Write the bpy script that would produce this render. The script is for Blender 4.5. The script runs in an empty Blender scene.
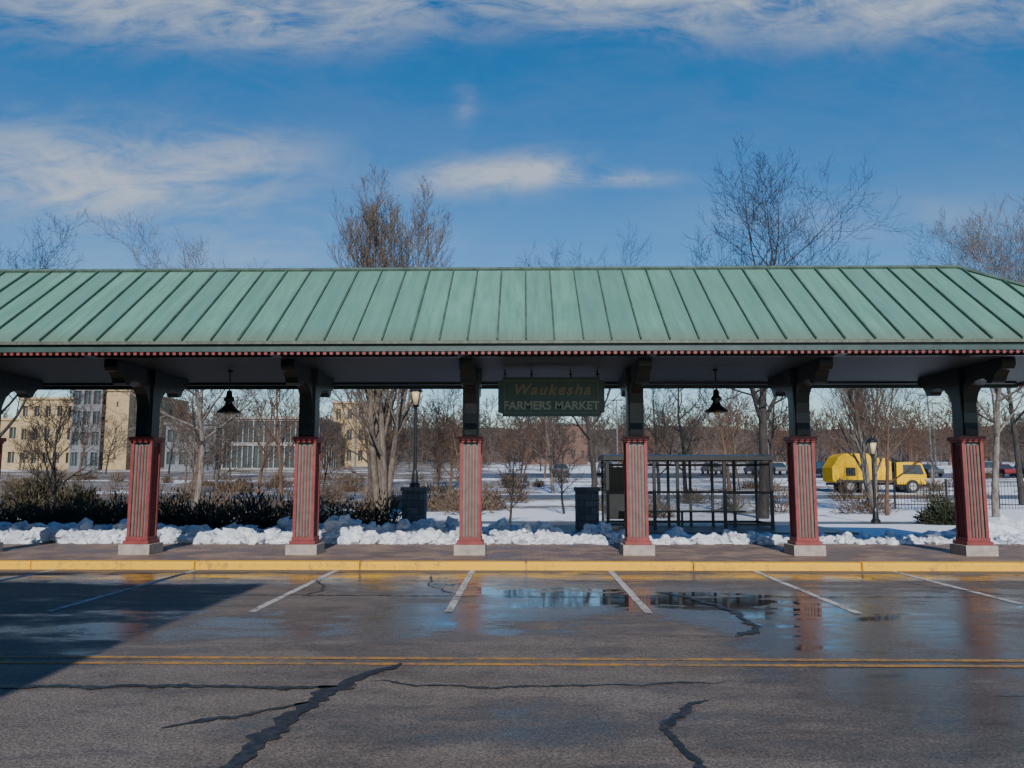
import bpy, math, random
from mathutils import Vector, noise as mn
R=math.radians
scene=bpy.context.scene
COL=scene.collection

# ------------------------------------------------------------------ helpers
class NT:
    def __init__(s,tree): s.t=tree; s.n=tree.nodes; s.l=tree.links
    def new(s,typ,**kw):
        n=s.n.new(typ)
        for k,v in kw.items(): setattr(n,k,v)
        return n
    def put(s,sock,val):
        if hasattr(val,'links') or isinstance(val,bpy.types.NodeSocket): s.l.new(val,sock)
        else:
            if isinstance(val,(tuple,list)) and len(val)==3 and sock.type=='RGBA': val=(*val,1)
            sock.default_value=val
    def math(s,op,a,b=0.0,c=None,clamp=False):
        n=s.new('ShaderNodeMath',operation=op,use_clamp=clamp)
        s.put(n.inputs[0],a); s.put(n.inputs[1],b)
        if c is not None: s.put(n.inputs[2],c)
        return n.outputs[0]
    def mix(s,f,a,b,bt='MIX'):
        n=s.new('ShaderNodeMixRGB',blend_type=bt)
        s.put(n.inputs[0],f); s.put(n.inputs[1],a); s.put(n.inputs[2],b)
        return n.outputs[0]
    def noise(s,vec,scale,detail=4,rough=.55,dist=0):
        n=s.new('ShaderNodeTexNoise'); s.put(n.inputs['Vector'],vec)
        n.inputs['Scale'].default_value=scale; n.inputs['Detail'].default_value=detail
        n.inputs['Roughness'].default_value=rough; n.inputs['Distortion'].default_value=dist
        return n.outputs['Fac']
    def ramp(s,f,a,b,c0=0.0,c1=1.0):
        n=s.new('ShaderNodeMapRange'); n.interpolation_type='SMOOTHSTEP'
        s.put(n.inputs[0],f); n.inputs[1].default_value=a; n.inputs[2].default_value=b
        n.inputs[3].default_value=c0; n.inputs[4].default_value=c1
        return n.outputs[0]
    def scalev(s,vec,x,y,z,rot=0):
        n=s.new('ShaderNodeMapping'); s.put(n.inputs['Vector'],vec)
        n.inputs['Scale'].default_value=(x,y,z); n.inputs['Rotation'].default_value=(0,0,rot)
        return n.outputs[0]
    def pos(s): return s.new('ShaderNodeNewGeometry').outputs['Position']
    def sep(s,v):
        n=s.new('ShaderNodeSeparateXYZ'); s.put(n.inputs[0],v); return n.outputs
    def bump(s,h,strength=.3,dist=.02):
        n=s.new('ShaderNodeBump'); n.inputs['Strength'].default_value=strength
        n.inputs['Distance'].default_value=dist; s.put(n.inputs['Height'],h); return n.outputs[0]

def newmat(name):
    m=bpy.data.materials.new(name); m.use_nodes=True
    t=NT(m.node_tree); b=m.node_tree.nodes['Principled BSDF']
    return m,t,b
def simple(name,col,rough=.6,var=.25,scale=6,metal=0,bump=.15,bd=.01,stretch=(1,1,1)):
    m,t,b=newmat(name)
    p=t.scalev(t.pos(),*stretch)
    n=t.noise(p,scale,6,.6); n2=t.noise(p,scale*7,3)
    f=t.math('ADD',t.math('MULTIPLY',n,.7),t.math('MULTIPLY',n2,.3))
    f=t.ramp(f,.3,.7)
    c0=tuple(c*(1-var) for c in col); c1=tuple(min(1,c*(1+var)) for c in col)
    t.put(b.inputs['Base Color'],t.mix(f,c0,c1))
    b.inputs['Roughness'].default_value=rough; b.inputs['Metallic'].default_value=metal
    t.put(b.inputs['Normal'],t.bump(n2,bump,bd))
    return m

class MB:
    def __init__(s): s.v=[]; s.f=[]; s.m=[]
    def add(s,vs,fs,mi=0):
        o=len(s.v); s.v+=[tuple(v) for v in vs]; s.f+=[tuple(i+o for i in f) for f in fs]; s.m+=[mi]*len(fs)
    def box(s,x0,x1,y0,y1,z0,z1,mi=0):
        s.add([(x0,y0,z0),(x1,y0,z0),(x1,y1,z0),(x0,y1,z0),(x0,y0,z1),(x1,y0,z1),(x1,y1,z1),(x0,y1,z1)],
              [(0,3,2,1),(4,5,6,7),(0,1,5,4),(1,2,6,5),(2,3,7,6),(3,0,4,7)],mi)
    def tubes(s,pts,rads,n=6,mi=0,cap=True):
        o=len(s.v); k=len(pts)
        for i,p in enumerate(pts):
            d=(pts[min(i+1,k-1)]-pts[max(i-1,0)]).normalized()
            if abs(d.z)>.95: a=(Vector((1,0,0))-d*d.x).normalized()
            else: a=Vector((0,0,1)).cross(d).normalized()
            b=d.cross(a)
            for j in range(n):
                q=2*math.pi*j/n
                s.v.append(tuple(p+(a*math.cos(q)+b*math.sin(q))*rads[i]))
        for i in range(k-1):
            for j in range(n):
                j2=(j+1)%n
                s.f.append((o+i*n+j,o+i*n+j2,o+(i+1)*n+j2,o+(i+1)*n+j)); s.m.append(mi)
        if cap:
            s.f.append(tuple(o+j for j in range(n))[::-1]); s.m.append(mi)
            s.f.append(tuple(o+(k-1)*n+j for j in range(n))); s.m.append(mi)
    def lathe(s,cx,cy,prof,n=16,mi=0):
        s.tubes([Vector((cx,cy,z+i*1e-5)) for i,(r,z) in enumerate(prof)],[r for r,z in prof],n,mi)
    def prism(s,poly,x0,x1,mi=0):  # poly in (y,z)
        n=len(poly)
        vs=[(x0,y,z) for y,z in poly]+[(x1,y,z) for y,z in poly]
        fs=[tuple(range(n))[::-1],tuple(range(n,2*n))]+[(i,(i+1)%n,(i+1)%n+n,i+n) for i in range(n)]
        s.add(vs,fs,mi)
    def obj(s,name,mats,parent=None,smooth=False,bevel=0,loc=None):
        me=bpy.data.meshes.new(name); me.from_pydata(s.v,[],s.f)
        if not isinstance(mats,(list,tuple)): mats=[mats]
        for m in mats: me.materials.append(m)
        me.polygons.foreach_set('material_index',s.m)
        if smooth: me.polygons.foreach_set('use_smooth',[True]*len(s.f))
        me.update()
        o=bpy.data.objects.new(name,me); COL.objects.link(o)
        if parent: o.parent=parent
        if loc: o.location=loc
        if bevel:
            b=o.modifiers.new('bevel','BEVEL'); b.width=bevel; b.segments=2; b.limit_method='ANGLE'
        return o
def empty(name,loc=(0,0,0),rz=0):
    o=bpy.data.objects.new(name,None); o.location=loc; o.rotation_euler=(0,0,rz); COL.objects.link(o); return o

KN=[(-3000,0),(14.75,0),(14.8,.09),(30,.1),(60,.5),(150,4.1),(260,7),(4000,7)]
def g(y):
    for (a,za),(b,zb) in zip(KN,KN[1:]):
        if y<=b: return za+(zb-za)*(y-a)/(b-a)
    return 7

# ------------------------------------------------------------------ camera
cam=bpy.data.cameras.new('camera'); co=bpy.data.objects.new('camera',cam); COL.objects.link(co)
cam.sensor_width=36; cam.lens=28.125; cam.clip_end=6000; cam.clip_start=.05
co.location=(0,0,1.65); co.rotation_euler=(R(96.7),0,R(1.0)); scene.camera=co

# ------------------------------------------------------------------ light
SE=31.0
d=Vector((-.05,1,0)).normalized()*math.cos(R(SE)); d.z=-math.sin(R(SE))
sun=bpy.data.lights.new('sun','SUN'); sun.energy=5.0; sun.angle=R(.5); sun.color=(1,.975,.94)
so=bpy.data.objects.new('sun',sun); COL.objects.link(so); so.rotation_euler=d.to_track_quat('-Z','Y').to_euler()
so.location=(5,-20,30)

w=bpy.data.worlds.new('World'); scene.world=w; w.use_nodes=True
t=NT(w.node_tree); bg=w.node_tree.nodes['Background']; bg.inputs['Strength'].default_value=.115
sky=t.new('ShaderNodeTexSky',sky_type='NISHITA'); sky.sun_disc=False
sky.sun_elevation=R(SE); sky.sun_rotation=R(177); sky.air_density=1.0; sky.dust_density=.2; sky.ozone_density=2.0
hs=t.new('ShaderNodeHueSaturation'); hs.inputs['Saturation'].default_value=1.43; hs.inputs['Value'].default_value=1.14; hs.inputs['Hue'].default_value=.508
t.l.new(sky.outputs[0],hs.inputs['Color'])
gen=t.new('ShaderNodeTexCoord').outputs['Generated']
sx,sy,sz=t.sep(gen)
yy=t.math('MAXIMUM',sy,.08)
A=t.math('DIVIDE',sx,yy); E=t.math('DIVIDE',sz,yy)
cv=t.new('ShaderNodeCombineXYZ'); t.l.new(A,cv.inputs[0]); t.l.new(E,cv.inputs[1])
wisp=t.noise(t.scalev(cv.outputs[0],3.4,8,1,R(14)),1.0,9,.62,.7)
fine=t.noise(t.scalev(cv.outputs[0],9,24,1,R(24)),1.0,8,.65,1.0)
wn=t.math('ADD',t.math('MULTIPLY',wisp,.6),t.math('MULTIPLY',fine,.4))
tot=None
for a0,e0,ra,re,k in [(-.52,.635,.25,.045,.9),(-.3,.60,.16,.035,.8),(.0,.645,.35,.035,1.0),(.45,.62,.35,.045,1.2),
                      (-.50,.375,.17,.040,1.25),(-.62,.42,.16,.05,.8),(-.36,.42,.10,.03,.6),(-.06,.385,.085,.022,1.2),(.03,.40,.06,.02,1.1),
                      (.14,.385,.06,.010,.95),(-.062,.485,.014,.030,.26),(.45,.33,.22,.03,.3),(-.3,.29,.25,.04,.4),(0,.45,2,.12,.06)]:
    q=t.math('ADD',t.math('POWER',t.math('ABSOLUTE',t.math('DIVIDE',t.math('SUBTRACT',A,a0-.0175),ra)),2),
                   t.math('POWER',t.math('ABSOLUTE',t.math('DIVIDE',t.math('SUBTRACT',E,e0),re)),2))
    gse=t.math('MULTIPLY',t.math('EXPONENT',t.math('MULTIPLY',q,-1)),k)
    tot=gse if tot is None else t.math('ADD',tot,gse)
den=t.math('MULTIPLY',tot,t.ramp(wn,.34,.66))
den=t.math('MULTIPLY',den,t.ramp(sy,.05,.3),clamp=True)
den=t.math('MULTIPLY',den,.85)
t.l.new(t.mix(den,hs.outputs[0],(5.0,5.7,6.8)),bg.inputs['Color'])

# ------------------------------------------------------------------ materials
# asphalt
m_road,t,b=newmat('asphalt')
P=t.pos(); px,py,pz=t.sep(P)
n1=t.noise(P,.45,5,.6); n2=t.noise(P,55,3,.75); n3=t.noise(t.scalev(P,.5,2.2,1),1.1,6,.65,.4); n4=t.noise(P,9,5,.7); n5=t.noise(P,22,4,.7)
vor=t.new('ShaderNodeTexVoronoi'); t.l.new(P,vor.inputs['Vector']); vor.inputs['Scale'].default_value=85
base=t.mix(t.ramp(n3,.3,.7),(.112,.086,.066),(.180,.142,.112))
base=t.mix(t.ramp(n1,.35,.65,0,.6),base,(.18,.152,.127))
base=t.mix(t.ramp(n2,.38,.64),t.mix(1,base,(.5,.5,.5),'MULTIPLY'),t.mix(1,base,(1.4,1.37,1.32),'MULTIPLY'))
base=t.mix(t.ramp(n4,.52,.72,0,.5),base,(.065,.053,.044))
base=t.mix(t.ramp(n5,.6,.72,0,.6),base,(.24,.205,.17))
def gaus(x0,y0,rx,ry):
    q=t.math('ADD',t.math('POWER',t.math('ABSOLUTE',t.math('DIVIDE',t.math('SUBTRACT',px,x0),rx)),2),
                   t.math('POWER',t.math('ABSOLUTE',t.math('DIVIDE',t.math('SUBTRACT',py,y0),ry)),2))
    return t.math('EXPONENT',t.math('MULTIPLY',q,-1))
wet=None
for x0,y0,rx,ry,k in [(.4,11.3,1.5,1.3,1.08),(2.6,11.2,1.5,1.3,.8),(3.3,9.6,1.5,1.6,.5),(2.9,7.4,.9,1.9,.55),(-1.0,9.6,.9,1.0,.7),(-1.6,12.5,1.5,.8,.7),
                    (6.3,11,2.2,1.6,.6),(4.6,8.0,.8,2.2,.6),(-5.5,13.4,4,.6,.85),(5,13.7,8,.5,.8),(-4,9,2.5,1.2,.5),(.2,5.6,1.6,.5,.4),(3.2,5.6,1.2,1.0,.35)]:
    q=t.math('MULTIPLY',gaus(x0,y0,rx,ry),k); wet=q if wet is None else t.math('ADD',wet,q)
wn=t.noise(t.scalev(P,.8,1.6,1),1.1,8,.68,.3)
wm=t.math('ADD',t.math('MULTIPLY',wet,.48),wn)
damp=t.ramp(wm,.48,.74); pud=t.ramp(wm,.80,.95)
base=t.mix(damp,base,t.mix(1,base,(.52,.52,.54),'MULTIPLY'))
base=t.mix(pud,base,(.030,.026,.022))
t.put(b.inputs['Base Color'],base)
ro=t.math('SUBTRACT',.74,t.math('MULTIPLY',damp,.50)); ro=t.math('MULTIPLY',ro,t.math('SUBTRACT',1,t.math('MULTIPLY',pud,.85)))
t.put(b.inputs['Roughness'],ro)
tex=t.math('SUBTRACT',t.math('ADD',vor.outputs['Distance'],n2),.95)
hgt=t.math('MULTIPLY',tex,t.math('SUBTRACT',1,t.math('MULTIPLY',t.math('MAXIMUM',pud,t.math('MULTIPLY',damp,.85)),.99)))
t.put(b.inputs['Normal'],t.bump(hgt,.45,.010))

def paint(name,col,wear=(.42,.6),dk=(.12,.095,.075)):
    m,t,b=newmat(name); P=t.pos()
    n=t.noise(P,11,6,.75); n2=t.noise(P,1.2,3); n3=t.noise(P,60,2,.7)
    f=t.math('ADD',t.math('MULTIPLY',n,.6),t.math('ADD',t.math('MULTIPLY',n2,.3),t.math('MULTIPLY',n3,.12)))
    f=t.ramp(f,*wear)
    t.put(b.inputs['Base Color'],t.mix(f,col,dk))
    b.inputs['Roughness'].default_value=.7
    t.put(b.inputs['Normal'],t.bump(n3,.4,.01)); return m
m_white=paint('white_paint',(.50,.48,.44),(.45,.63))
m_yline=paint('yellow_line_paint',(.46,.22,.025),(.40,.62))
m_yel=paint('yellow_curb_paint',(.78,.41,.012),(.50,.70),(.20,.13,.06))
m_tar,t,b=newmat('tar_seal'); t.put(b.inputs['Base Color'],t.mix(t.ramp(t.noise(t.pos(),18,5,.7),.4,.65),(.010,.010,.011),(.045,.038,.034)))
b.inputs['Roughness'].default_value=.42

m_pave,t,b=newmat('brick_paving'); P=t.pos()
br=t.new('ShaderNodeTexBrick'); t.l.new(P,br.inputs['Vector']); br.inputs['Scale'].default_value=1
br.inputs['Brick Width'].default_value=.22; br.inputs['Row Height'].default_value=.11; br.inputs['Mortar Size'].default_value=.008
br.inputs['Color1'].default_value=(.23,.145,.10,1); br.inputs['Color2'].default_value=(.32,.22,.16,1); br.inputs['Mortar'].default_value=(.13,.10,.08,1)
n=t.noise(P,1.1,6,.65)
c=t.mix(t.ramp(n,.4,.62),t.mix(1,br.outputs[0],(.6,.58,.57),'MULTIPLY'),br.outputs[0])
t.put(b.inputs['Base Color'],c); t.put(b.inputs['Roughness'],t.ramp(n,.4,.6,.5,.85)); t.put(b.inputs['Normal'],t.bump(br.outputs['Fac'],-.3,.006))

m_conc=simple('concrete',(.30,.27,.235),.85,.25,4)
m_wetconc=simple('wet_pavement',(.085,.072,.062),.4,.4,1.2)
# snow with thawed grass showing through
m_snow,t,b=newmat('snow'); P=t.pos(); px,py,pz=t.sep(P)
n=t.noise(P,.5,6,.6); n2=t.noise(P,6,6,.7); n3=t.noise(t.scalev(P,.07,.16,1),1,8,.7,.4); n4=t.noise(P,1.5,6,.75)
c=t.mix(t.ramp(n2,.3,.7),(.68,.70,.74),(.86,.87,.89))
bias=t.math('ADD',t.math('MULTIPLY',n3,.7),t.math('MULTIPLY',n4,.3))
bias=t.math('ADD',bias,t.ramp(px,-12,4,.085,-.01))
bias=t.math('ADD',bias,t.ramp(py,26,40,-.06,.0))
c=t.mix(t.ramp(bias,.50,.56,0,.92),c,t.mix(n2,(.07,.05,.03),(.17,.125,.075)))
t.put(b.inputs['Base Color'],c); b.inputs['Roughness'].default_value=.7
t.put(b.inputs['Normal'],t.bump(t.math('ADD',n,t.math('MULTIPLY',n2,.4)),.8,.15))
m_pile,t,b=newmat('ploughed_snow'); P=t.pos()
n=t.noise(P,3.5,6,.7); n2=t.noise(P,25,4,.7); n3=t.noise(P,1.3,5,.7)
c=t.mix(t.ramp(n,.35,.6),(.50,.55,.62),(.80,.82,.86)); c=t.mix(t.ramp(n2,.55,.75,0,.5),c,(.24,.21,.19))
c=t.mix(t.ramp(n3,.58,.70,0,.7),c,(.20,.17,.145))
t.put(b.inputs['Base Color'],c); b.inputs['Roughness'].default_value=.6; t.put(b.inputs['Normal'],t.bump(t.math('ADD',n,n2),.7,.05))

# patina roof
m_roof,t,b=newmat('patina_roof'); P=t.pos(); px,py,pz=t.sep(P)
st=t.noise(t.scalev(P,7,.7,.7),1,6,.7); bl=t.noise(P,.9,5,.6); fi=t.noise(P,30,4,.7); sk=t.noise(t.scalev(P,16,.35,.35),1,4,.6)
cell=t.new('ShaderNodeTexWhiteNoise',noise_dimensions='1D'); t.put(cell.inputs['W'],t.math('FLOOR',t.math('DIVIDE',px,.5)))
c=t.mix(t.ramp(st,.3,.7),(.092,.212,.158),(.150,.310,.238))
c=t.mix(t.ramp(bl,.35,.7,0,.5),c,(.11,.235,.165))
c=t.mix(t.ramp(cell.outputs['Value'],0,1,0,.5),c,(.085,.182,.148))
c=t.mix(t.ramp(fi,.52,.8,0,.45),c,(.16,.17,.115))
c=t.mix(t.ramp(sk,.58,.75,0,.4),c,(.11,.13,.095))
c=t.mix(t.ramp(pz,3.98,4.45,.6,0),c,(.13,.14,.09))
t.put(b.inputs['Base Color'],c); b.inputs['Roughness'].default_value=.55; t.put(b.inputs['Normal'],t.bump(bl,.3,.06))
m_rib=simple('patina_seam',(.058,.095,.07),.6,.4,3)
m_dgreen=simple('dark_green_paint',(.011,.022,.023),.38,.25,5,bump=.05)
m_soffit,t,b=newmat('soffit_boards'); P=t.pos(); px,py,pz=t.sep(P)
gr=t.math('FRACT',t.math('DIVIDE',py,.15)); gl=t.math('LESS_THAN',gr,.07)
c=t.mix(t.ramp(t.noise(t.scalev(P,.6,5,1),1,5,.6),.3,.7),(.028,.040,.040),(.045,.058,.057)); c=t.mix(gl,c,(.014,.018,.018))
t.put(b.inputs['Base Color'],c); b.inputs['Roughness'].default_value=.55
m_fascia=simple('fascia_paint',(.030,.060,.052),.5,.3,3)
m_brownedge=simple('eave_drip_metal',(.09,.10,.075),.6,.4,4,stretch=(3,1,1))
m_red=simple('red_paint',(.205,.036,.034),.55,.28,6)
m_redd=simple('dark_red_paint',(.19,.028,.028),.5,.2,6)
m_grey=simple('sage_paint',(.105,.13,.112),.55,.22,6)
m_base=simple('stone_base',(.32,.27,.235),.85,.25,7)
m_black=simple('black_metal',(.010,.011,.012),.4,.3,8)
m_gold,t,b=newmat('gold_lettering'); b.inputs['Base Color'].default_value=(.22,.18,.10,1); b.inputs['Roughness'].default_value=.5
m_pale,t,b=newmat('pale_lettering'); b.inputs['Base Color'].default_value=(.26,.31,.24,1); b.inputs['Roughness'].default_value=.5
m_sign=simple('sign_green',(.020,.075,.070),.45,.2,6)
m_stone,t,b=newmat('stone_block'); P=t.pos()
br=t.new('ShaderNodeTexBrick')
vx=t.new('ShaderNodeCombineXYZ'); q=t.sep(P); t.l.new(t.math('ADD',q[0],q[1]),vx.inputs[0]); t.l.new(q[2],vx.inputs[1]); t.l.new(vx.outputs[0],br.inputs['Vector'])
br.inputs['Scale'].default_value=1; br.inputs['Brick Width'].default_value=.36; br.inputs['Row Height'].default_value=.2; br.inputs['Mortar Size'].default_value=.012
br.inputs['Color1'].default_value=(.085,.08,.075,1); br.inputs['Color2'].default_value=(.15,.135,.125,1); br.inputs['Mortar'].default_value=(.05,.05,.05,1)
t.l.new(br.outputs[0],b.inputs['Base Color']); b.inputs['Roughness'].default_value=.9; t.put(b.inputs['Normal'],t.bump(t.noise(P,14,5,.7),.8,.05))
m_glass,t,b=newmat('tinted_glass'); b.inputs['Base Color'].default_value=(.05,.06,.06,1); b.inputs['Roughness'].default_value=.05; b.inputs['Alpha'].default_value=.22; b.inputs['IOR'].default_value=1.3
m_win,t,b=newmat('window_glass'); b.inputs['Base Color'].default_value=(.03,.045,.055,1); b.inputs['Roughness'].default_value=.12
m_lamp,t,b=newmat('lamp_glass'); b.inputs['Base Color'].default_value=(.62,.48,.26,1); b.inputs['Roughness'].default_value=.35
def bark(name,a,bb): 
    m,t,b=newmat(name); P=t.scalev(t.pos(),1,1,.35); n=t.noise(P,9,6,.7)
    t.put(b.inputs['Base Color'],t.mix(t.ramp(n,.35,.65),a,bb)); b.inputs['Roughness'].default_value=.9
    t.put(b.inputs['Normal'],t.bump(n,.7,.03)); return m
m_barkd=bark('dark_bark',(.022,.018,.015),(.058,.047,.039))
m_barkt=bark('tan_bark',(.090,.068,.050),(.19,.15,.115))
m_barkl=bark('pale_bark',(.115,.09,.072),(.24,.205,.17))
m_barko=bark('russet_bark',(.078,.043,.026),(.145,.084,.051))
m_barkf=bark('far_bark',(.058,.043,.036),(.102,.078,.063))

# ------------------------------------------------------------------ ground
def sheet(name,x0,x1,y0,y1,off,m):
    ys=sorted({y0,y1,*[k for k,_ in KN if y0<k<y1]}); mb=MB()
    for a,bq in zip(ys,ys[1:]): mb.add([(x0,a,g(a)+off),(x1,a,g(a)+off),(x1,bq,g(bq)+off),(x0,bq,g(bq)+off)],[(0,1,2,3)])
    return mb.obj(name,m)
sheet('snowy_ground',-2500,2500,-2500,3500,0,m_snow)
sheet('asphalt_road',-90,90,-80,14.72,.004,m_road)
mb=MB(); mb.box(-60,60,14.905,18.95,.0,.135); mb.obj('brick_walkway',m_pave)
mb=MB(); x=-60.0; rnd=random.Random(2)
while x<60:
    dz=rnd.uniform(-.006,.006); dy=rnd.uniform(-.006,.006)
    mb.box(x,x+2.99,14.66+dy,14.90,-.05,.145+dz); x+=3.0
mb.obj('yellow_curb',m_yel,bevel=.03)
sheet('road_in_distance',-200,200,50,57,.006,m_wetconc)
sheet('far_parking_lot',-8,140,88,104,.006,m_wetconc)
sheet('footpath',-60,60,27.6,29.2,.006,m_wetconc)
mb=MB(); mb.box(-1.2,9.2,22.6,27.0,.05,.15); mb.obj('shelter_pad',m_wetconc)

rnd=random.Random(3)
mb=MB()
for X in [-13.5,-11.0,-8.5,-5.93,-3.40,-.96,1.50,4.06,6.5,9.0,11.5,14]:
    y0=10.1 if X<5 else 10.9
    n=12; L=[];Rr=[]
    for i in range(n+1):
        y=y0+(14.6-y0)*i/n; L.append((X-.05+rnd.uniform(-.008,.008),y,.008)); Rr.append((X+.05+rnd.uniform(-.008,.008),y,.008))
    for i in range(n): mb.add([L[i],Rr[i],Rr[i+1],L[i+1]],[(0,1,2,3)])
mb.obj('parking_stall_lines',m_white)
mb=MB()
for yy0 in (7.30,7.52):
    mb.add([(-40,yy0,.008),(40,yy0,.008),(40,yy0+.09,.008),(-40,yy0+.09,.008)],[(0,1,2,3)])
mb.obj('yellow_centre_lines',m_yline)
def crack(mb,pts,w,seed):
    P=[]
    for (a,bq) in zip(pts,pts[1:]):
        n=max(3,int(math.dist(a,bq)/.05))
        for i in range(n):
            f=i/n; P.append((a[0]+(bq[0]-a[0])*f,a[1]+(bq[1]-a[1])*f))
    P.append(pts[-1]); L=[];Q=[]
    for i,(x,y) in enumerate(P):
        k=min(1,i/4,(len(P)-1-i)/4)
        nx=mn.noise(Vector((i*.17,seed,0)))*.09+mn.noise(Vector((i*.6,seed,3)))*.03; ny=mn.noise(Vector((i*.17,seed,9)))*.09+mn.noise(Vector((i*.6,seed,13)))*.03
        ww=w*(.3+.7*k)*(.45+1.3*abs(mn.noise(Vector((i*.3,seed,4))))*1.6)
        a=P[max(0,i-1)]; c=P[min(len(P)-1,i+1)]; dx,dy=c[0]-a[0],c[1]-a[1]; l=math.hypot(dx,dy) or 1
        ox,oy=-dy/l*ww/2,dx/l*ww/2
        L.append((x+nx+ox,y+ny+oy,.012)); Q.append((x+nx-ox,y+ny-oy,.012))
    for i in range(len(P)-1): mb.add([L[i],Q[i],Q[i+1],L[i+1]],[(0,1,2,3)])
mb=MB()
crack(mb,[(-1.75,3.5),(-1.67,4.81),(-1.68,5.3),(-1.58,6.09),(-1.44,6.75),(-1.12,7.36)],.19,1)
crack(mb,[(-1.50,6.55),(-1.9,6.5),(-2.56,6.55),(-3.66,6.5),(-5.5,6.6)],.10,2)
crack(mb,[(-1.3,6.7),(-.4,6.55),(.6,6.62),(1.6,6.75)],.035,3)
crack(mb,[(1.05,4.2),(.99,4.81),(.91,5.4),(1.02,5.84),(1.37,6.22)],.09,4)
crack(mb,[(1.9,11.9),(2.27,11.35),(2.59,10.18),(2.5,9.0),(2.2,8.65)],.11,5)
crack(mb,[(-14,11.5),(-8,11.4),(-3,11.5),(2.2,11.4),(7,11.5),(14,11.35)],.05,6)
crack(mb,[(-1.6,6.1),(-2.2,5.6),(-2.4,5.5)],.05,7)
crack(mb,[(-3.4,13.2),(-3.0,12.2),(-3.1,11.5)],.05,8)
crack(mb,[(-1.6,13.8),(-1.5,12.6),(-1.0,11.6)],.04,9)
crack(mb,[(5.6,14.0),(6.2,12.5),(8.4,9.6)],.04,10)
crack(mb,[(-9,13.0),(-5,13.2),(0,13.05),(5,13.2),(9,13.1)],.025,12)
crack(mb,[(3.4,6.4),(4.4,6.2),(5.5,6.4)],.02,14)
mb.obj('sealed_cracks',m_tar)

# ------------------------------------------------------------------ pavilion
pav=empty('market_pavilion')
YC=16.35; W=2.63; XL=-30.0; XR=11.62; ZE=4.02; ZR=5.97; ZS=3.86
y0,y1=YC-W-.04,YC+W+.04; run=W+.04
mb=MB()
sl=(ZR-ZE)/run; nl=math.hypot(1,sl)
v=[(XL,y0,ZE),(XR,y0,ZE),(XR,y1,ZE),(XL,y1,ZE),(XL+run,YC,ZR),(XR-run,YC,ZR)]
mb.add(v,[(1,2,5),(2,3,4,5),(3,0,4)])
rr=random.Random(7)
xs=sorted(set([XL+.5*i for i in range(int((XR-XL)/.5)+1)]+[XR,XR-run,XL+run]))
for xa,xb in zip(xs,xs[1:]):
    def zt(x): return min(run,XR-x,x-XL)
    ea,eb=zt(xa),zt(xb)
    mb.add([(xa,y0,ZE),(xb,y0,ZE),(xb,y0+eb,ZE+sl*eb),(xa,y0+ea,ZE+sl*ea)],[(0,1,2,3)])
mb.obj('roof_panels',m_roof,pav)
mb=MB()
def rib(a,bq,side,up,hh=.045,ww=.014):
    a=Vector(a);bq=Vector(bq);side=Vector(side)*ww;up=Vector(up)*hh
    mb.add([a-side-up*.1,a+side-up*.1,bq+side-up*.1,bq-side-up*.1,a-side+up,a+side+up,bq+side+up,bq-side+up],
       [(0,3,2,1),(4,5,6,7),(0,1,5,4),(1,2,6,5),(2,3,7,6),(3,0,4,7)])
nf=(0,-sl/nl,1/nl); nb=(0,sl/nl,1/nl); ne=(sl/nl,0,1/nl)
x=XL+.5
while x<XR-.1:
    e=min(run,XR-x,x-XL); w1=rr.uniform(.010,.018); j=rr.uniform(-.012,.012)
    rib((x+j,y0,ZE),(x,y0+e,ZE+sl*e),(1,0,0),nf,ww=w1); rib((x,y1,ZE),(x,y1-e,ZE+sl*e),(1,0,0),nb); x+=.5
y=y0+.5
while y<y1-.2:
    e=min(y-y0,y1-y); rib((XR,y,ZE),(XR-e,y,ZE+sl*e),(0,1,0),ne); y+=.5
mb.obj('standing_seams',m_rib,pav)
mb=MB()
for a,bq in [((XL+run,YC,ZR+.02),(XR-run,YC,ZR+.02)),((XR,y0,ZE+.02),(XR-run,YC,ZR+.02)),((XR,y1,ZE+.02),(XR-run,YC,ZR+.02))]:
    a=Vector(a);bq=Vector(bq); mb.tubes([a,bq],[.05,.05],6)
mb.obj('ridge_caps',m_rib,pav)
mb=MB()
ex0,ex1,ey0,ey1=XL+.03,XR-.03,YC-W,YC+W
mb.box(ex0,ex1,ey0,ey0+.05,ZS-.02,ZE-.055,0); mb.box(ex0,ex1,ey1-.05,ey1,ZS-.10,ZE-.055,0)
mb.box(ex1-.05,ex1,ey0+.052,ey1-.052,ZS-.02,ZE-.055,0)
mb.box(ex0-.02,ex1+.06,ey0-.06,ey0+.03,ZE-.055,ZE-.006,1); mb.box(ex0-.02,ex1+.06,ey1-.03,ey1+.06,ZE-.055,ZE-.006,1)
mb.box(ex1-.03,ex1+.06,ey0+.032,ey1-.032,ZE-.055,ZE-.006,1)
mb.obj('fascia',[m_fascia,m_brownedge],pav)
mb=MB(); mb.box(ex0+.06,ex1-.06,ey0+.055,ey1-.055,ZS,ZS+.04); mb.obj('soffit',m_soffit,pav)
mb=MB()
mb.box(ex0+.05,ex1-.05,ey0+.052,ey0+.12,ZS-.035,ZS-.001,1)
x=ex0+.1
while x<ex1-.1:
    mb.box(x,x+.055,ey0+.012,ey0+.05,ZS-.075,ZS-.022,0); x+=.115
y=ey0+.15
while y<ey1-.1:
    mb.box(ex1-.052,ex1-.012,y,y+.06,ZS-.085,ZS-.022,0); y+=.115
mb.obj('dentils',[m_red,m_dgreen],pav)
mb=MB()
for yb in (ey0+.45,ey1-.5): mb.box(ex0+.3,ex1-.3,yb,yb+.12,ZS-.05,ZS-.002)
COLX=[-1.12+3.34*k for k in range(-8,4)]
for X in COLX:
    mb.box(X-.09,X+.09,ey0+.14,ey0+.44,ZS-.05,ZS-.003)
mb.obj('soffit_trim',m_dgreen,pav)
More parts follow.
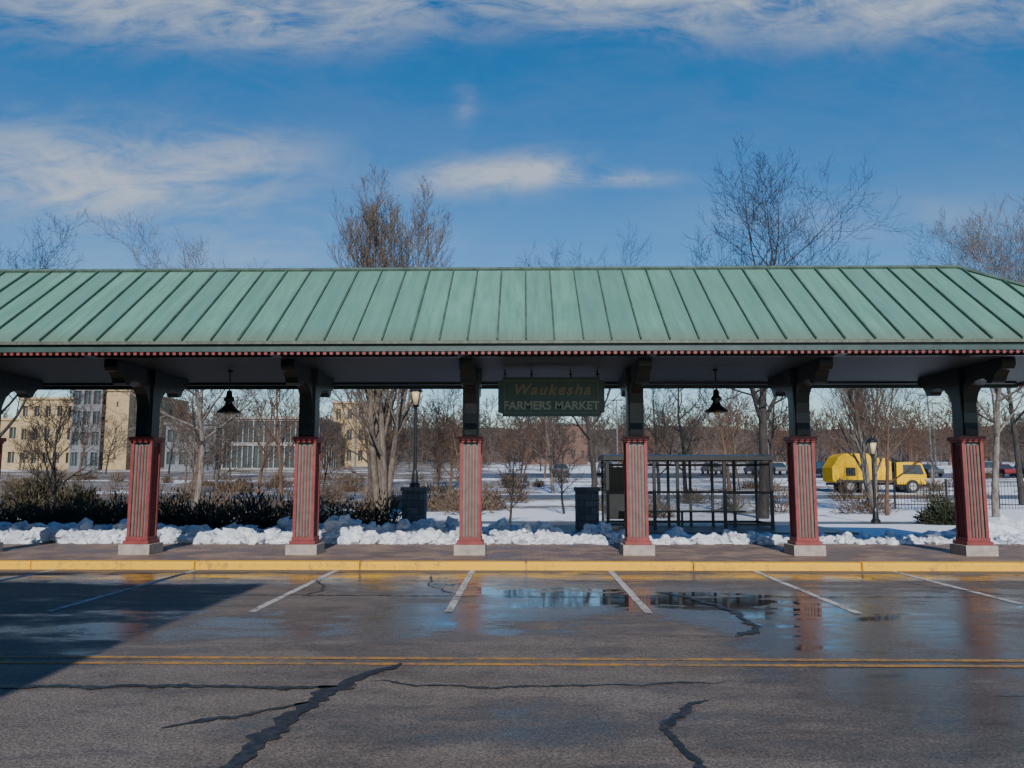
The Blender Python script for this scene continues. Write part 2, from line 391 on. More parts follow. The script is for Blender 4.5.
prof=[(.14,2.5),(.21,2.5),(.235,2.62),(.2,2.75),(.2,2.95),(.24,3.15),(.34,3.34),(.5,3.47),(.72,3.54),(.95,3.55),(1.05,3.50),(1.10,3.44),(1.18,3.42),(1.26,3.45),(1.32,3.55),(1.42,3.64),(1.54,3.66),(1.60,3.72),(1.60,3.855),(.14,3.855)]
ci=0
for X in COLX:
    mb=MB(); Z0=.135
    mb.box(X-.31,X+.31,YC-.31,YC+.31,Z0-.02,Z0+.20,3)
    mb.box(X-.26,X+.26,YC-.26,YC+.26,Z0+.202,Z0+.27,0)
    h=.212
    mb.box(X-.165,X+.165,YC-.165,YC+.165,Z0+.272,2.36,2)
    for sx_ in (-1,1):
        for sy_ in (-1,1):
            cx,cy=X+sx_*(h-.032),YC+sy_*(h-.032); mb.box(cx-.032,cx+.032,cy-.032,cy+.032,Z0+.272,2.36,0)
    for k in (-.092,-.031,.031,.092):
        for s_ in (-1,1):
            a,c=(YC+s_*.167,YC+s_*.194); a,c=min(a,c),max(a,c)
            mb.box(X+k-.013,X+k+.013,a,c,Z0+.35,2.30,0)
            a,c=(X+s_*.167,X+s_*.194); a,c=min(a,c),max(a,c)
            mb.box(a,c,YC+k-.013,YC+k+.013,Z0+.35,2.30,0)
    mb.box(X-.225,X+.225,YC-.225,YC+.225,Z0+.272,Z0+.345,0)
    mb.box(X-.228,X+.228,YC-.228,YC+.228,2.362,2.40,4)
    mb.box(X-.255,X+.255,YC-.255,YC+.255,2.402,2.48,4)
    mb.box(X-.165,X+.165,YC-.165,YC+.165,2.482,3.54,1)
    mb.box(X-.21,X+.21,YC-.21,YC+.21,3.542,3.858,1)
    for s_ in (-1,1):
        pr=[(YC+s_*a,z) for a,z in prof]
        if s_<0: pr=pr[::-1]
        mb.prism(pr,X-.125,X+.125,1)
    mb.box(X-.05,X+.05,YC-.172,YC-.166,2.6,3.45,5)
    mb.obj('column_%d'%ci,[m_red,m_dgreen,m_grey,m_base,m_redd,m_fascia],pav,bevel=.008); ci+=1

for X in (-12.81+.0,-6.13,3.89):
    p=empty('pendant_lamp',(X,YC,0))
    mb=MB(); mb.tubes([Vector((0,0,3.86)),Vector((0,0,3.40))],[.012,.012],6)
    mb.lathe(0,0,[(.05,3.86),(.05,3.82)],10)
    mb.lathe(0,0,[(.03,3.45),(.055,3.42),(.06,3.33),(.10,3.29),(.11,3.24),(.07,3.21),(.09,3.14),(.16,3.06),(.235,3.01),(.24,2.985),(.20,2.99)],20)
    mb.obj('shade',m_black,p,smooth=True)
    mb=MB(); mb.lathe(0,0,[(.03,3.0),(.07,2.99),(.06,2.95),(.02,2.93)],12); mb.obj('bulb',m_lamp,p,smooth=True)

sg=empty('farmers_market_sign',(.52,YC,0))
mb=MB(); a,bq,z0,z1=-1.09,1.09,2.90,3.71
k=.09
poly=[(a+k,z0),(bq-k,z0),(bq-k,z0+k*.6),(bq,z0+k),(bq,z1-k),(bq-k,z1-k*.6),(bq-k,z1),(a+k,z1),(a+k,z1-k*.6),(a,z1-k),(a,z0+k),(a+k,z0+k*.6)]
n=len(poly); mb.add([(x,-.03,z) for x,z in poly]+[(x,.03,z) for x,z in poly],[tuple(range(n)),tuple(range(n,2*n))[::-1]]+[(i,i+n,(i+1)%n+n,(i+1)%n) for i in range(n)])
mb.obj('board',m_sign,sg)
mb=MB()
def frame(x0,x1,z0,z1,wd,yf):
    mb.box(x0,x1,yf-.006,yf,z0,z0+wd);mb.box(x0,x1,yf-.006,yf,z1-wd,z1)
    mb.box(x0,x0+wd,yf-.006,yf,z0+wd,z1-wd);mb.box(x1-wd,x1,yf-.006,yf,z0+wd,z1-wd)
frame(a+.12,bq-.12,z0+.07,z1-.07,.010,-.031)
mb.obj('gold_border',m_gold,sg)
for txt,sz,zz,shr,sp,mm in (('Waukesha',.31,3.35,.3,1.25,m_gold),('FARMERS MARKET',.235,3.045,0,1.03,m_pale)):
    cu=bpy.data.curves.new('lettering','FONT'); cu.body=txt; cu.size=sz; cu.shear=shr; cu.align_x='CENTER'; cu.space_character=sp; cu.extrude=.003; cu.offset=.007
    o=bpy.data.objects.new('lettering',cu); COL.objects.link(o); o.parent=sg; o.location=(0,-.034,zz); o.rotation_euler=(R(90),0,0); cu.materials.append(mm)
mb=MB()
for x in (-.95,-.4,.4,.95):
    mb.tubes([Vector((x,0,3.70)),Vector((x,0,3.86))],[.014,.014],6); mb.lathe(x,0,[(.035,3.78),(.035,3.75)],8)
mb.obj('hangers',m_black,sg)

# ------------------------------------------------------------------ shelter
sh=empty('bus_shelter'); X0,X1,Y0,Y1=2.45,7.35,24.3,25.9; zb=.152; zt=2.18
mb=MB()
nb=7
for i in range(nb+1):
    x=X0+(X1-X0)*i/nb
    mb.box(x-.04,x+.04,Y1-.04,Y1+.04,zb,zt)
    if i in (0,2,nb-2,nb,3): mb.box(x-.045,x+.045,Y0-.045,Y0+.045,zb,zt)
for z in (zb+.12,zb+1.05,zt-.12):
    mb.box(X0+.04,X1-.04,Y1-.03,Y1+.03,z-.035,z+.035)
    for x in (X0,X1): mb.box(x-.03,x+.03,Y0+.045,Y1-.04,z-.035,z+.035)
for z in (zb+.12,zb+1.05):
    mb.box(X0+.046,X0+(X1-X0)*2/nb-.046,Y0-.03,Y0+.03,z-.035,z+.035); mb.box(X0+(X1-X0)*5/nb+.046,X1-.046,Y0-.03,Y0+.03,z-.035,z+.035)
mb.box(X0-.12,X1+.12,Y0-.12,Y0-.04,zt+.002,zt+.13); mb.box(X0-.12,X1+.12,Y1+.04,Y1+.12,zt+.002,zt+.13)
mb.box(X0-.12,X0-.04,Y0-.038,Y1+.038,zt+.002,zt+.13); mb.box(X1+.04,X1+.12,Y0-.038,Y1+.038,zt+.002,zt+.13)
mb.obj('frame',m_black,sh)
mb=MB(); ys=[Y0-.1+(Y1-Y0+.2)*i/8 for i in range(9)]
top=[(y,zt+.13+.06*math.sin(math.pi*i/8)) for i,y in enumerate(ys)]
mb.prism([(Y0-.1,zt+.10)]+top[:]+[(Y1+.1,zt+.10)],X0-.1,X1+.1); mb.obj('roof',m_black,sh)
mb=MB(); mb.box(X0+.04,X1-.04,Y1-.006,Y1+.006,zb+.1,zt-.02)
for x in (X0,X1): mb.box(x-.006,x+.006,Y0+.05,Y1-.05,zb+.1,zt-.02)
mb.obj('glass',m_glass,sh)
mb=MB(); mb.box(X0+.5,X1-.5,Y1-.55,Y1-.15,.58,.63)
for x in (X0+.8,4.9,X1-.8): mb.box(x-.03,x+.03,Y1-.4,Y1-.3,zb,.578)
mb.box(X0+.05,X0+.95,Y1-.07,Y1-.042,.35,2.0)
mb.obj('bench_and_map_panel',m_black,sh)

# ------------------------------------------------------------------ lamps on piers
def pier(name,X,Y,h):
    p=empty(name,(X,Y,0)); mb=MB(); mb.box(-.33,.33,-.33,.33,.05,h-.12); mb.obj('shaft',m_stone,p,bevel=.02)
    mb=MB(); mb.box(-.37,.37,-.37,.37,h-.118,h); mb.obj('cap',m_stone,p,bevel=.015); return p
def lamp(p,z0,z1):
    mb=MB()
    mb.lathe(0,0,[(.16,z0),(.16,z0+.08),(.11,z0+.14),(.09,z0+.4),(.055,z0+.5),(.045,z1-.75),(.07,z1-.73),(.05,z1-.70),(.10,z1-.62)],12)
    mb.lathe(0,0,[(.21,z1-.2),(.16,z1-.12),(.06,z1-.05),(.03,z1-.03),(.035,z1),(.0,z1+.06)],12)
    for i in range(4):
        q=math.pi/4+i*math.pi/2; c,s_=math.cos(q),math.sin(q)
        mb.tubes([Vector((.10*c,.10*s_,z1-.62)),Vector((.19*c,.19*s_,z1-.2))],[.012,.012],5)
    mb.obj('post',m_black,p,smooth=False)
    mb=MB(); mb.lathe(0,0,[(.09,z1-.615),(.175,z1-.205)],10); mb.obj('lantern_glass',m_lamp,p,smooth=True)
p=pier('street_lamp',-3.32,24.0,1.38); lamp(p,1.382,4.45)
pier('stone_pier',1.80,24.0,1.38)
p=empty('street_lamp',(12.2,28.5,0)); lamp(p,.1,3.1)

# ------------------------------------------------------------------ snow pile
def ico(sub):
    import bmesh
    bm=bmesh.new(); bmesh.ops.create_icosphere(bm,subdivisions=sub,radius=1)
    vs=[v.co.copy() for v in bm.verts]; fs=[tuple(v.index for v in f.verts) for f in bm.faces]; bm.free(); return vs,fs
IV,IF=ico(2)
rnd=random.Random(11)
def lump(mb,c,r,seed):
    sc=Vector((rnd.uniform(.7,1.4),rnd.uniform(.7,1.2),rnd.uniform(.55,.95)))*r
    a=rnd.random()*6.3; ca,sa=math.cos(a),math.sin(a); off=Vector((seed*1.7,seed*.3,0))
    vs=[]
    for v in IV:
        k=1+.7*mn.noise(v*1.6+off)+.35*mn.noise(v*4+off)
        q=Vector((v.x*sc.x*k,v.y*sc.y*k,v.z*sc.z*k)); vs.append((c[0]+q.x*ca-q.y*sa,c[1]+q.x*sa+q.y*ca,c[2]+q.z))
    mb.add(vs,IF)
nx,ny=900,26; xa,xb,ya,yb=-24,13,18.85,21.7
def sh_(x,y):
    f=(y-ya)/(yb-ya); e=math.sin(math.pi*min(1,max(0,f)))**.8
    amp=.42 if x<-2 else (.42-(x+2)*.05 if x<3 else .17)
    z=e*(amp*(.3+1.1*abs(mn.noise(Vector((x*.8,y*.9,0)))))+.2*mn.noise(Vector((x*2.3,y*2.3,3)))+.10*mn.noise(Vector((x*7,y*7,5))))
    return .09+z
mb=MB()
vs=[(xa+(xb-xa)*i/nx,ya+(yb-ya)*j/ny+.25*mn.noise(Vector((i*.08,0,j*.2))),sh_(xa+(xb-xa)*i/nx,ya+(yb-ya)*j/ny)) for j in range(ny+1) for i in range(nx+1)]
mb.add(vs,[(j*(nx+1)+i,j*(nx+1)+i+1,(j+1)*(nx+1)+i+1,(j+1)*(nx+1)+i) for j in range(ny) for i in range(nx)])
for i in range(1300):
    x=rnd.uniform(-22,13) if i%3 else rnd.uniform(-14,3); y=18.75+abs(rnd.gauss(0,.85)); r=rnd.choice([.03,.05,.07,.10,.13,.17,.21])*(1 if x<0 else .7)
    lump(mb,(x,y,sh_(x,y)+r*.4),r,i)
for cx,cy,r in ((11.9,20.8,.5),(12.7,20.9,.62),(13.7,20.8,.6),(11.0,21,.3)): lump(mb,(cx,cy,.15),r,cx*7)
mb.obj('ploughed_snow_bank',m_pile,smooth=False)

# ------------------------------------------------------------------ shrubs
def leafmat(name,a,bb):
    m,t,b=newmat(name); n=t.noise(t.pos(),5,5,.7); t.put(b.inputs['Base Color'],t.mix(t.ramp(n,.35,.65),a,bb)); b.inputs['Roughness'].default_value=.8; return m
m_yew=leafmat('yew_foliage',(.020,.028,.013),(.052,.058,.026))
m_jun=leafmat('juniper_foliage',(.034,.030,.016),(.085,.066,.034))
m_dry=leafmat('dry_shrub',(.080,.050,.030),(.16,.11,.068))
def foliage(mb,c,rx,ry,h,n,r,size=.07,thin=.28):
    for i in range(n):
        a=r.random()*6.283; e=r.random()**.6; ph=math.acos(r.uniform(0,1)); 
        dv=Vector((math.cos(a)*math.sin(ph),math.sin(a)*math.sin(ph),math.cos(ph)))
        lump_=1+.5*mn.noise(dv*2.2+Vector(c))
        p=Vector((c[0]+dv.x*rx*e*lump_,c[1]+dv.y*ry*e*lump_,c[2]+dv.z*h*e*lump_))
        dd=(dv+Vector((r.uniform(-.8,.8),r.uniform(-.8,.8),r.uniform(-.1,.9)))).normalized()
        s_=dd.orthogonal().normalized(); s_=(s_*r.uniform(-1,1)+dd.cross(s_)*r.uniform(-1,1)).normalized()*size*thin
        L=dd*size*r.uniform(1,2.4)
        mb.add([p-s_,p+s_,p+L+s_*.3,p+L-s_*.3],[(0,1,2,3)])
r=random.Random(5); mb=MB(); x=-22
while x<-3.8:
    foliage(mb,(x,22.4+r.uniform(-.3,.5),.1),.6,.6,r.uniform(.65,1.05),900,r); x+=r.uniform(.45,.8)
mb.obj('yew_hedge',m_yew)
mb=MB(); x=-22
while x<-6:
    foliage(mb,(x,24.3+r.uniform(-.4,.8),.1),.8,.7,r.uniform(.8,1.25),700,r,.09); x+=r.uniform(.9,1.9)
mb.obj('juniper_shrub',m_jun)
mb=MB(); foliage(mb,(14.1,27.5,.1),.85,.7,.8,3000,r,.09); mb.obj('yew_shrub',m_yew)
mb=MB(); foliage(mb,(-19.5,32,.1),1.3,1.2,1.6,4000,r,.13); foliage(mb,(-17.9,32,.1),1.0,1.0,1.1,2500,r,.13); mb.obj('evergreen_shrub',m_jun)
mb=MB()
for i in range(90):
    Y=r.choice([r.uniform(30.5,48),r.uniform(59,86)]); X=r.uniform(-.66,.1)*Y if i%4 else r.uniform(.1,.66)*Y
    if X>5 and Y<66 and i%2: continue
    foliage(mb,(X,Y,g(Y)),r.uniform(.5,1.5),.7,r.uniform(.4,1.5),380,r,.16,.14)
mb.obj('dry_shrubs',m_dry)

# ------------------------------------------------------------------ trees
def tree_mesh(mb,seed,h,tr,kids,ang,ratio,start=.3,up=(.02,.06,.08,.1,.1),wob=(.05,.12,.16,.2,.25),lean=(0,0),rmin=.008,base=Vector((0,0,0)),topk=.5):
    r=random.Random(seed); sides=[9,6,5,3,3,3]; nseg=[10,7,5,4,3,3]; last=len(kids)
    def br(p,d,L,rad,lv,ph):
        n=nseg[lv]; pts=[p.copy()]; rr=[rad]; q=p.copy(); dd=d.copy()
        for i in range(n):
            wv=wob[min(lv,4)]
            dd=(dd+Vector((r.gauss(0,wv),r.gauss(0,wv),r.gauss(0,wv)*.6+up[min(lv,4)]))).normalized()
            q=q+dd*L/n; pts.append(q.copy()); rr.append(max(rmin*.6,rad*(1-.82*(i+1)/n)))
        mb.tubes(pts,rr,sides[lv],cap=False)
        if lv<last:
            k=kids[lv]; st=start if lv==0 else .18
            for i in range(k):
                tt=st+(1-st)*(i+r.random())/k; f=tt*n; j=min(n-1,int(f)); pp=pts[j].lerp(pts[j+1],f-j)
                ld=(pts[j+1]-pts[j]).normalized(); a1=ld.orthogonal().normalized(); a2=ld.cross(a1)
                ph+=2.4+r.uniform(-.5,.5); an=R(ang[lv]*(1.15-.35*tt)+r.gauss(0,7))
                cd=ld*math.cos(an)+(a1*math.cos(ph)+a2*math.sin(ph))*math.sin(an)
                cl=L*ratio[lv]*(1.15-topk*(tt-st)/(1-st))*r.uniform(.75,1.2)
                lr=rr[j]*(1-(f-j))+rr[j+1]*(f-j)
                br(pp,cd,cl,max(rmin,lr*r.uniform(.5,.68)),lv+1,r.random()*6)
    br(base,Vector((lean[0],lean[1],1)).normalized(),h,tr,0,r.random()*6)
def tree(name,X,Y,m,**kw):
    # h = finished height: the grown mesh is scaled so that its top is exactly there
    mb=MB(); stems=kw.pop('stems',1); sp=kw.pop('sp',.15); seed=kw.pop('seed'); h=kw.pop('h'); wide=kw.pop('wide',1.0)
    rr=random.Random(seed)
    for s_ in range(stems):
        q=s_*6.283/max(1,stems)+.4
        ln=(math.cos(q)*sp,math.sin(q)*sp) if stems>1 else kw.get('lean',(0,0))
        k2=dict(kw); k2['lean']=ln
        tree_mesh(mb,seed+s_*17,h*rr.uniform(.88,1)*.8 if stems>1 else h*.8,base=Vector((ln[0]*.6,ln[1]*.6,-.1)),**k2)
    zs=sorted(v[2] for v in mb.v); top=zs[int(len(zs)*.992)]; s_=h/top
    mb.v=[(v[0]*s_*wide,v[1]*s_*wide,v[2]*s_) for v in mb.v]
    return mb.obj(name,m,loc=(X,Y,g(Y)),smooth=True)
oak=dict(kids=(14,8,7,6),ang=(52,46,42,40),ratio=(.46,.50,.48,.48),start=.3,rmin=.0075,wob=(.05,.09,.12,.15,.2),up=(.02,.08,.08,.1,.1),topk=.35)
upr=dict(kids=(16,7,6,4),ang=(26,26,28,30),ratio=(.36,.5,.5,.5),start=.22,up=(.03,.14,.12,.1,.1),rmin=.007,wob=(.04,.06,.08,.10,.14))
mid=dict(kids=(10,7,6,4),ang=(50,42,40,40),ratio=(.44,.5,.5,.5),start=.22,rmin=.008)
sml=dict(kids=(12,8,6),ang=(50,42,40),ratio=(.45,.5,.5),start=.22,rmin=.007)
tree('cottonwood_tree',-5.35,30,m_barkt,seed=4,h=12.8,tr=.13,stems=4,sp=.10,**upr)
tree('oak_tree',9.0,31,m_barkd,seed=21,h=14.0,tr=.24,lean=(.06,0),wide=.95,**oak)
tree('maple_tree',-13.6,33,m_barkl,seed=36,h=11.9,tr=.15,wide=1.1,**oak)
tree('ash_tree',-9.0,29.5,m_barko,seed=41,h=8.3,tr=.10,wide=.8,**mid)
tree('oak_tree',4.2,50,m_barkd,seed=55,h=16.0,tr=.22,**oak)
tree('birch_tree',15.3,36,m_barkl,seed=61,h=9.5,tr=.11,stems=3,sp=.14,**upr)
tree('birch_tree',18.3,32,m_barkl,seed=72,h=12.2,tr=.15,lean=(.10,0),**oak)
tree('maple_tree',25.5,42,m_barkd,seed=77,h=15,tr=.18,**oak)
tree('oak_tree',-24.0,36,m_barkd,seed=81,h=13.2,tr=.2,wide=.9,**oak)
tree('hawthorn_tree',-.55,27,m_barkd,seed=91,h=2.7,tr=.05,**sml)
tree('elm_tree',8.9,45,m_barkd,seed=93,h=9.5,tr=.13,**mid)
tree('elm_tree',6.2,38,m_barkd,seed=94,h=7.5,tr=.10,**mid)
tree('crabapple_tree',-2.6,36,m_barko,seed=95,h=4.6,tr=.09,**mid)
tree('crabapple_tree',-16.5,28,m_barkd,seed=97,h=4.6,tr=.09,**mid)
tree('crabapple_tree',14.6,33,m_barko,seed=99,h=6.5,tr=.09,**mid)
tree('crabapple_tree',-7.6,40,m_barko,seed=105,h=6.5,tr=.10,**mid)
tree('crabapple_tree',1.6,34,m_barkd,seed=107,h=3.4,tr=.06,**sml)
var=[]
for i,(m,sd) in enumerate([(m_barko,101),(m_barkf,102),(m_barkt,103),(m_barkd,104)]):
    mb=MB(); tree_mesh(mb,sd,9.0,.15,(12,8,7),(50,42,38),(.42,.5,.5),start=.2,rmin=.018)
    o=mb.obj('young_tree',m,smooth=True); var.append(o.data)
    o.location=([-24,-12,2,20][i],[58,62,60,67][i],0); o.location.z=g(o.location.y)
r=random.Random(8)
for i in range(50):
    Y=r.uniform(44,125); X=r.uniform(-.64,.66)*Y
    if i%3==0: X=-abs(X)
    if 20<X<32 and 40<Y<64: continue
    if Y<57.5 and Y>49: Y+=9
    o=bpy.data.objects.new('young_tree',r.choice(var)); COL.objects.link(o); s_=r.uniform(.45,.95); o.scale=(s_,s_,s_*r.uniform(.85,1.1))
    o.location=(X,Y,g(Y)); o.rotation_euler=(0,0,r.random()*6)
far=empty('distant_tree_line'); fv=[]
for sd in range(5):
    mb=MB(); tree_mesh(mb,200+sd,12,.24,(13,6,5),(48,44,42),(.42,.5,.5),start=.12,rmin=.055); o=mb.obj('far_tree',[m_barkf,m_barko][sd%2==1],far,smooth=True); fv.append(o.data); o.location=(-150+sd*7,215,g(215))
for row,(Y,st) in enumerate([(148,5),(168,4.6),(190,4.6),(212,4.6)]):
    x=-.72*Y
    while x<.74*Y:
        o=bpy.data.objects.new('far_tree',r.choice(fv)); COL.objects.link(o); o.parent=far; s_=r.uniform(.6,1.0)
        yy=Y+r.uniform(-6,6); o.location=(x,yy,g(yy)-.3); o.scale=(s_*1.15,s_*1.15,s_*r.uniform(.85,1.05)); o.rotation_euler=(0,0,r.random()*6); x+=st*r.uniform(.6,1.4)
mb=MB(); n=200; vs=[]
for j in range(3):
    for i in range(n+1):
        x=-300+600*i/n; vs.append((x,222+j*14,[g(222)-1,12,17.0][j]+(0 if j==0 else 2.2*mn.noise(Vector((x*.03,j,0)))+1.2*mn.noise(Vector((x*.15,j,2))))))
mb.add(vs,[(j*(n+1)+i,j*(n+1)+i+1,(j+1)*(n+1)+i+1,(j+1)*(n+1)+i) for j in range(2) for i in range(n)])
mb.obj('wooded_hill',simple('leaf_litter_hill',(.072,.056,.047),.95,.5,.25))

# ------------------------------------------------------------------ buildings
m_tan=simple('tan_masonry',(.36,.265,.14),.85,.15,1.5); m_brick=simple('brown_brick',(.13,.075,.058),.9,.2,1.5); m_white2=simple('grey_stone_cladding',(.26,.25,.235),.6,.15,1.5); m_gry=simple('grey_cladding',(.13,.14,.15),.6,.15,1.5)
def block(p,x0,x1,y0,y1,z0,h,fl,bays,mw,pier_f=.35,span_f=.4,roofm=None):
    mb=MB(); fh=h/fl; bw=(x1-x0)/bays
    mb.box(x0+.3,x1-.3,y0+.3,y1-.3,z0-2,z0+h-.3); mb.obj('windows',m_win,p)
    mb=MB()
    for side in (0,1):
        yf,yb_=(y0,y0+.298) if side==0 else (y1-.298,y1)
        for i in range(bays+1):
            c=x0+bw*i; hw=bw*pier_f/2; mb.box(max(x0,c-hw),min(x1,c+hw),yf,yb_,z0-2,z0+h)
        for f in range(fl+1):
            c=z0+fh*f; hh=fh*span_f/2; zt_=min(z0+h+.002,c+hh)
            mb.box(x0+.02,x1-.02,yf+.03,yb_-.002,max(z0-2,c-hh),zt_ if f<fl else z0+h-.002)
        for i in range(bays):
            c=x0+bw*(i+.5); mb.box(c-.04,c+.04,yf+.16,yb_-.02,z0,z0+h-.4)
    nb_=max(2,int((y1-y0)/bw)); 
    for xs in ((x0,x0+.298),(x1-.298,x1)):
        for i in range(nb_+1):
            c=y0+(y1-y0)*i/nb_; hw=bw*pier_f/2; mb.box(xs[0],xs[1],max(y0+.3,c-hw),min(y1-.3,c+hw),z0-2,z0+h-.003)
        for f in range(fl+1):
            c=z0+fh*f; hh=fh*span_f/2; mb.box(xs[0]+.03,xs[1]-.03,y0+.3,y1-.3,max(z0-2,c-hh),min(c+hh,z0+h-.005))
    mb.obj('walls',mw,p)
    mb=MB(); mb.box(x0-.25,x1+.25,y0-.25,y1+.25,z0+h+.003,z0+h+.35); mb.obj('roof',roofm or m_gry,p)
z=g(120)
p=empty('tan_office_building'); block(p,-77,-68.2,120,140,z,10.6,3,5,m_tan,.58,.55,m_tan); block(p,-68.1,-63.6,118.5,140,z,12.3,4,3,m_gry,.3,.35); block(p,-63.5,-60,119.5,140,z,11.8,3,1,m_tan,.9,.8,m_tan)
block(p,-90,-77.2,121,140,z,7.5,2,5,m_tan,.6,.55,m_tan)
p=empty('glass_hall_building'); block(p,-53.5,-46,118,136,z,6.6,2,4,m_gry,.3,.45); block(p,-45.9,-31.5,120,136,z,7.6,2,9,m_white2,.10,.14,m_white2)
p=empty('tan_apartment_building'); block(p,-34,-26,140,155,g(140),11.0,3,4,m_tan,.6,.5,m_tan)
p=empty('brick_warehouse'); block(p,.5,11.5,150,165,g(150),7.5,2,6,m_brick,.7,.6)
p=empty('brick_office_building'); block(p,-45,-3.45,-20,-4.0,0,10.45,3,14,m_brick,.55,.5)

# ------------------------------------------------------------------ fence
mb=MB(); x=17.2
while x<46:
    mb.tubes([Vector((x,38,g(38))),Vector((x,38,g(38)+1.25))],[.013,.013],4); x+=.15
x=17.2
while x<46.2: mb.box(x-.035,x+.035,37.96,38.04,g(38),g(38)+1.4); x+=2.4
for zz in (.2,1.05): mb.box(17.2,46,37.985,38.015,g(38)+zz,g(38)+zz+.035)
mb.obj('iron_fence',m_black)

# ------------------------------------------------------------------ truck
m_ty=simple('yellow_truck_paint',(.74,.42,.0),.65,.08,3,bump=.02); m_tire=simple('tyre_rubber',(.02,.02,.02),.8,.2,5); m_rim=simple('wheel_rim',(.35,.33,.3),.4,.1,5)
m_ty.node_tree.nodes['Principled BSDF'].inputs['Specular IOR Level'].default_value=.2
def wheel(mb,x,y,z,rad,wd,mt,mr):
    mb.tubes([Vector((x,y-wd/2,z)),Vector((x,y+wd/2,z))],[rad,rad],20,mt)
    mb.tubes([Vector((x,y-wd/2-.01,z)),Vector((x,y+wd/2+.01,z))],[rad*.55,rad*.55],14,mr)
tk=empty('yellow_utility_truck',(22.9,60.5,g(60.5)))
mb=MB()
mb.box(.1,6.7,.45,1.75,.6,.78,1)
for wx in (1.3,2.4,5.9):
    for wy in (.22,1.98): wheel(mb,wx,wy,.5,.5,.32,1,2)
mb.obj('chassis',[m_ty,m_tire,m_rim],tk)
mb=MB()
pf=[(0,.95),(.15,.8),(4.4,.8),(4.4,2.3),(4.1,2.6),(3.0,2.65),(2.7,2.95),(.9,2.95),(.5,2.7),(.0,1.9)]
n=len(pf); mb.add([(x,.08,z) for x,z in pf]+[(x,2.12,z) for x,z in pf],[tuple(range(n)),tuple(range(n,2*n))[::-1]]+[(i,i+n,(i+1)%n+n,(i+1)%n) for i in range(n)])
for x in (.9,1.8,2.7,3.6,4.25): mb.box(x,x+.08,.03,.078,.85,2.25)
mb.obj('hopper_body',m_ty,tk,bevel=.04)
mb=MB()
mb.box(.3,4.3,.02,.078,.82,.98); mb.box(1.0,1.7,.01,.078,1.3,1.9); mb.box(4.45,4.7,.2,2.0,.8,1.6)
mb.obj('side_gear',m_black,tk)
mb=MB()
pf=[(4.75,.65),(6.95,.65),(7.0,1.35),(6.7,2.15),(6.5,2.3),(4.8,2.3)]
n=len(pf); mb.add([(x,.1,z) for x,z in pf]+[(x,2.1,z) for x,z in pf],[tuple(range(n)),tuple(range(n,2*n))[::-1]]+[(i,i+n,(i+1)%n+n,(i+1)%n) for i in range(n)])
mb.obj('cab',m_ty,tk,bevel=.05)
mb=MB()
for y in (.086,2.114):
    mb.add([(x,y,z) for x,z in [(5.25,1.4),(6.8,1.4),(6.55,2.12),(5.25,2.12)]],[(0,1,2,3)])
mb.add([(7.0,.3,1.45),(7.0,1.9,1.45),(6.76,1.9,2.12),(6.76,.3,2.12)],[(0,1,2,3)])
mb.obj('cab_windows',m_win,tk)
mb=MB(); mb.box(6.95,7.1,.15,2.05,.5,.75); mb.box(4.6,4.7,.1,.4,.6,2.6); mb.box(5.3,5.6,.9,1.3,2.31,2.42); mb.obj('bumper_and_stack',m_black,tk)
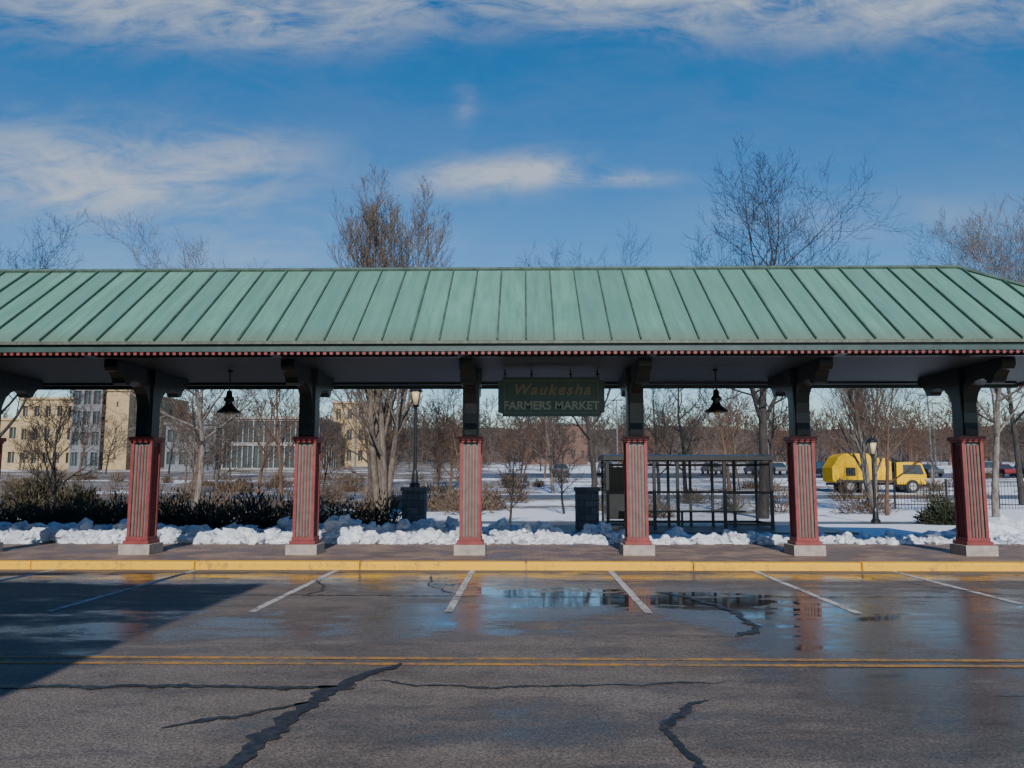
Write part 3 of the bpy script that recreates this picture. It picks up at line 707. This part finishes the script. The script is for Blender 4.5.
# ------------------------------------------------------------------ cars
def carmesh(name,paintm,suv):
    mb=MB(); H=1.7 if suv else 1.42
    low=[(-2.2,.35),(2.2,.35),(2.25,.6),(2.15,.82),(1.1,.95),(-1.6 if not suv else -2.15,.98),(-2.25,.9),(-2.28,.6)]
    n=len(low); mb.add([(x,-.88,z) for x,z in low]+[(x,.88,z) for x,z in low],[tuple(range(n)),tuple(range(n,2*n))[::-1]]+[(i,i+n,(i+1)%n+n,(i+1)%n) for i in range(n)],0)
    bx=[(1.15,-1.65),(.45,-1.05)] if not suv else [(1.15,-2.15),(.5,-1.95)]
    def ring(x0,x1,z,w): return [(x0,-w,z),(x1,-w,z),(x1,w,z),(x0,w,z)]
    a=ring(bx[0][1],bx[0][0],.955,.84); b_=ring(bx[1][1],bx[1][0],H-.06,.66)
    mb.add(a+b_,[(0,1,5,4),(1,2,6,5),(2,3,7,6),(3,0,4,7)],1)
    mb.box(bx[1][1]-.05,bx[1][0]+.05,-.68,.68,H-.06,H,0)
    X=bx[1][1]*.35
    for s_ in (-1,1): mb.add([(X-.04,s_*.85,.96),(X+.04,s_*.85,.96),(X+.04,s_*.67,H-.05),(X-.04,s_*.67,H-.05)],[(0,1,2,3)],0)
    for wx in (-1.35,1.38):
        for wy in (-.82,.82): wheel(mb,wx,wy,.33,.33,.2,2,3)
    return mb.obj(name,[paintm,m_win,m_tire,m_rim],bevel=.03)
cols=[(.05,.055,.06),(.25,.25,.26),(.18,.02,.02),(.03,.05,.12),(.10,.10,.10),(.16,.13,.09)]
cm=[carmesh('parked_car',simple('car_paint_%d'%i,c,.3,.05,2,bump=0),i%2) for i,c in enumerate(cols)]
slots=[(4.0,94),(9.4,95),(12.2,95),(34,92),(37,92),(42.6,92),(45.4,92),(51,92),(53.8,92),(28.4,100),(31,100),(56.5,92),(23,100)]
r=random.Random(4)
for i,(x,Y) in enumerate(slots):
    if i<len(cm): o=cm[i]
    else:
        o=bpy.data.objects.new('parked_car',cm[i%len(cm)].data); COL.objects.link(o)
        bv=o.modifiers.new('bevel','BEVEL'); bv.width=.03; bv.segments=2
    o.location=(x,Y,g(Y)+.006); o.rotation_euler=(0,0,R(90+r.choice([0,180])+r.uniform(-2,2)))
for X,Y in ((48,95),(30,100),(10,88),(-16,75),(40,80)):
    mb=MB(); mb.tubes([Vector((0,0,0)),Vector((0,0,8.5))],[.1,.06],8); mb.box(-.9,.9,-.15,.15,8.5,8.62); mb.obj('parking_light_pole',m_gry,loc=(X,Y,g(Y)))
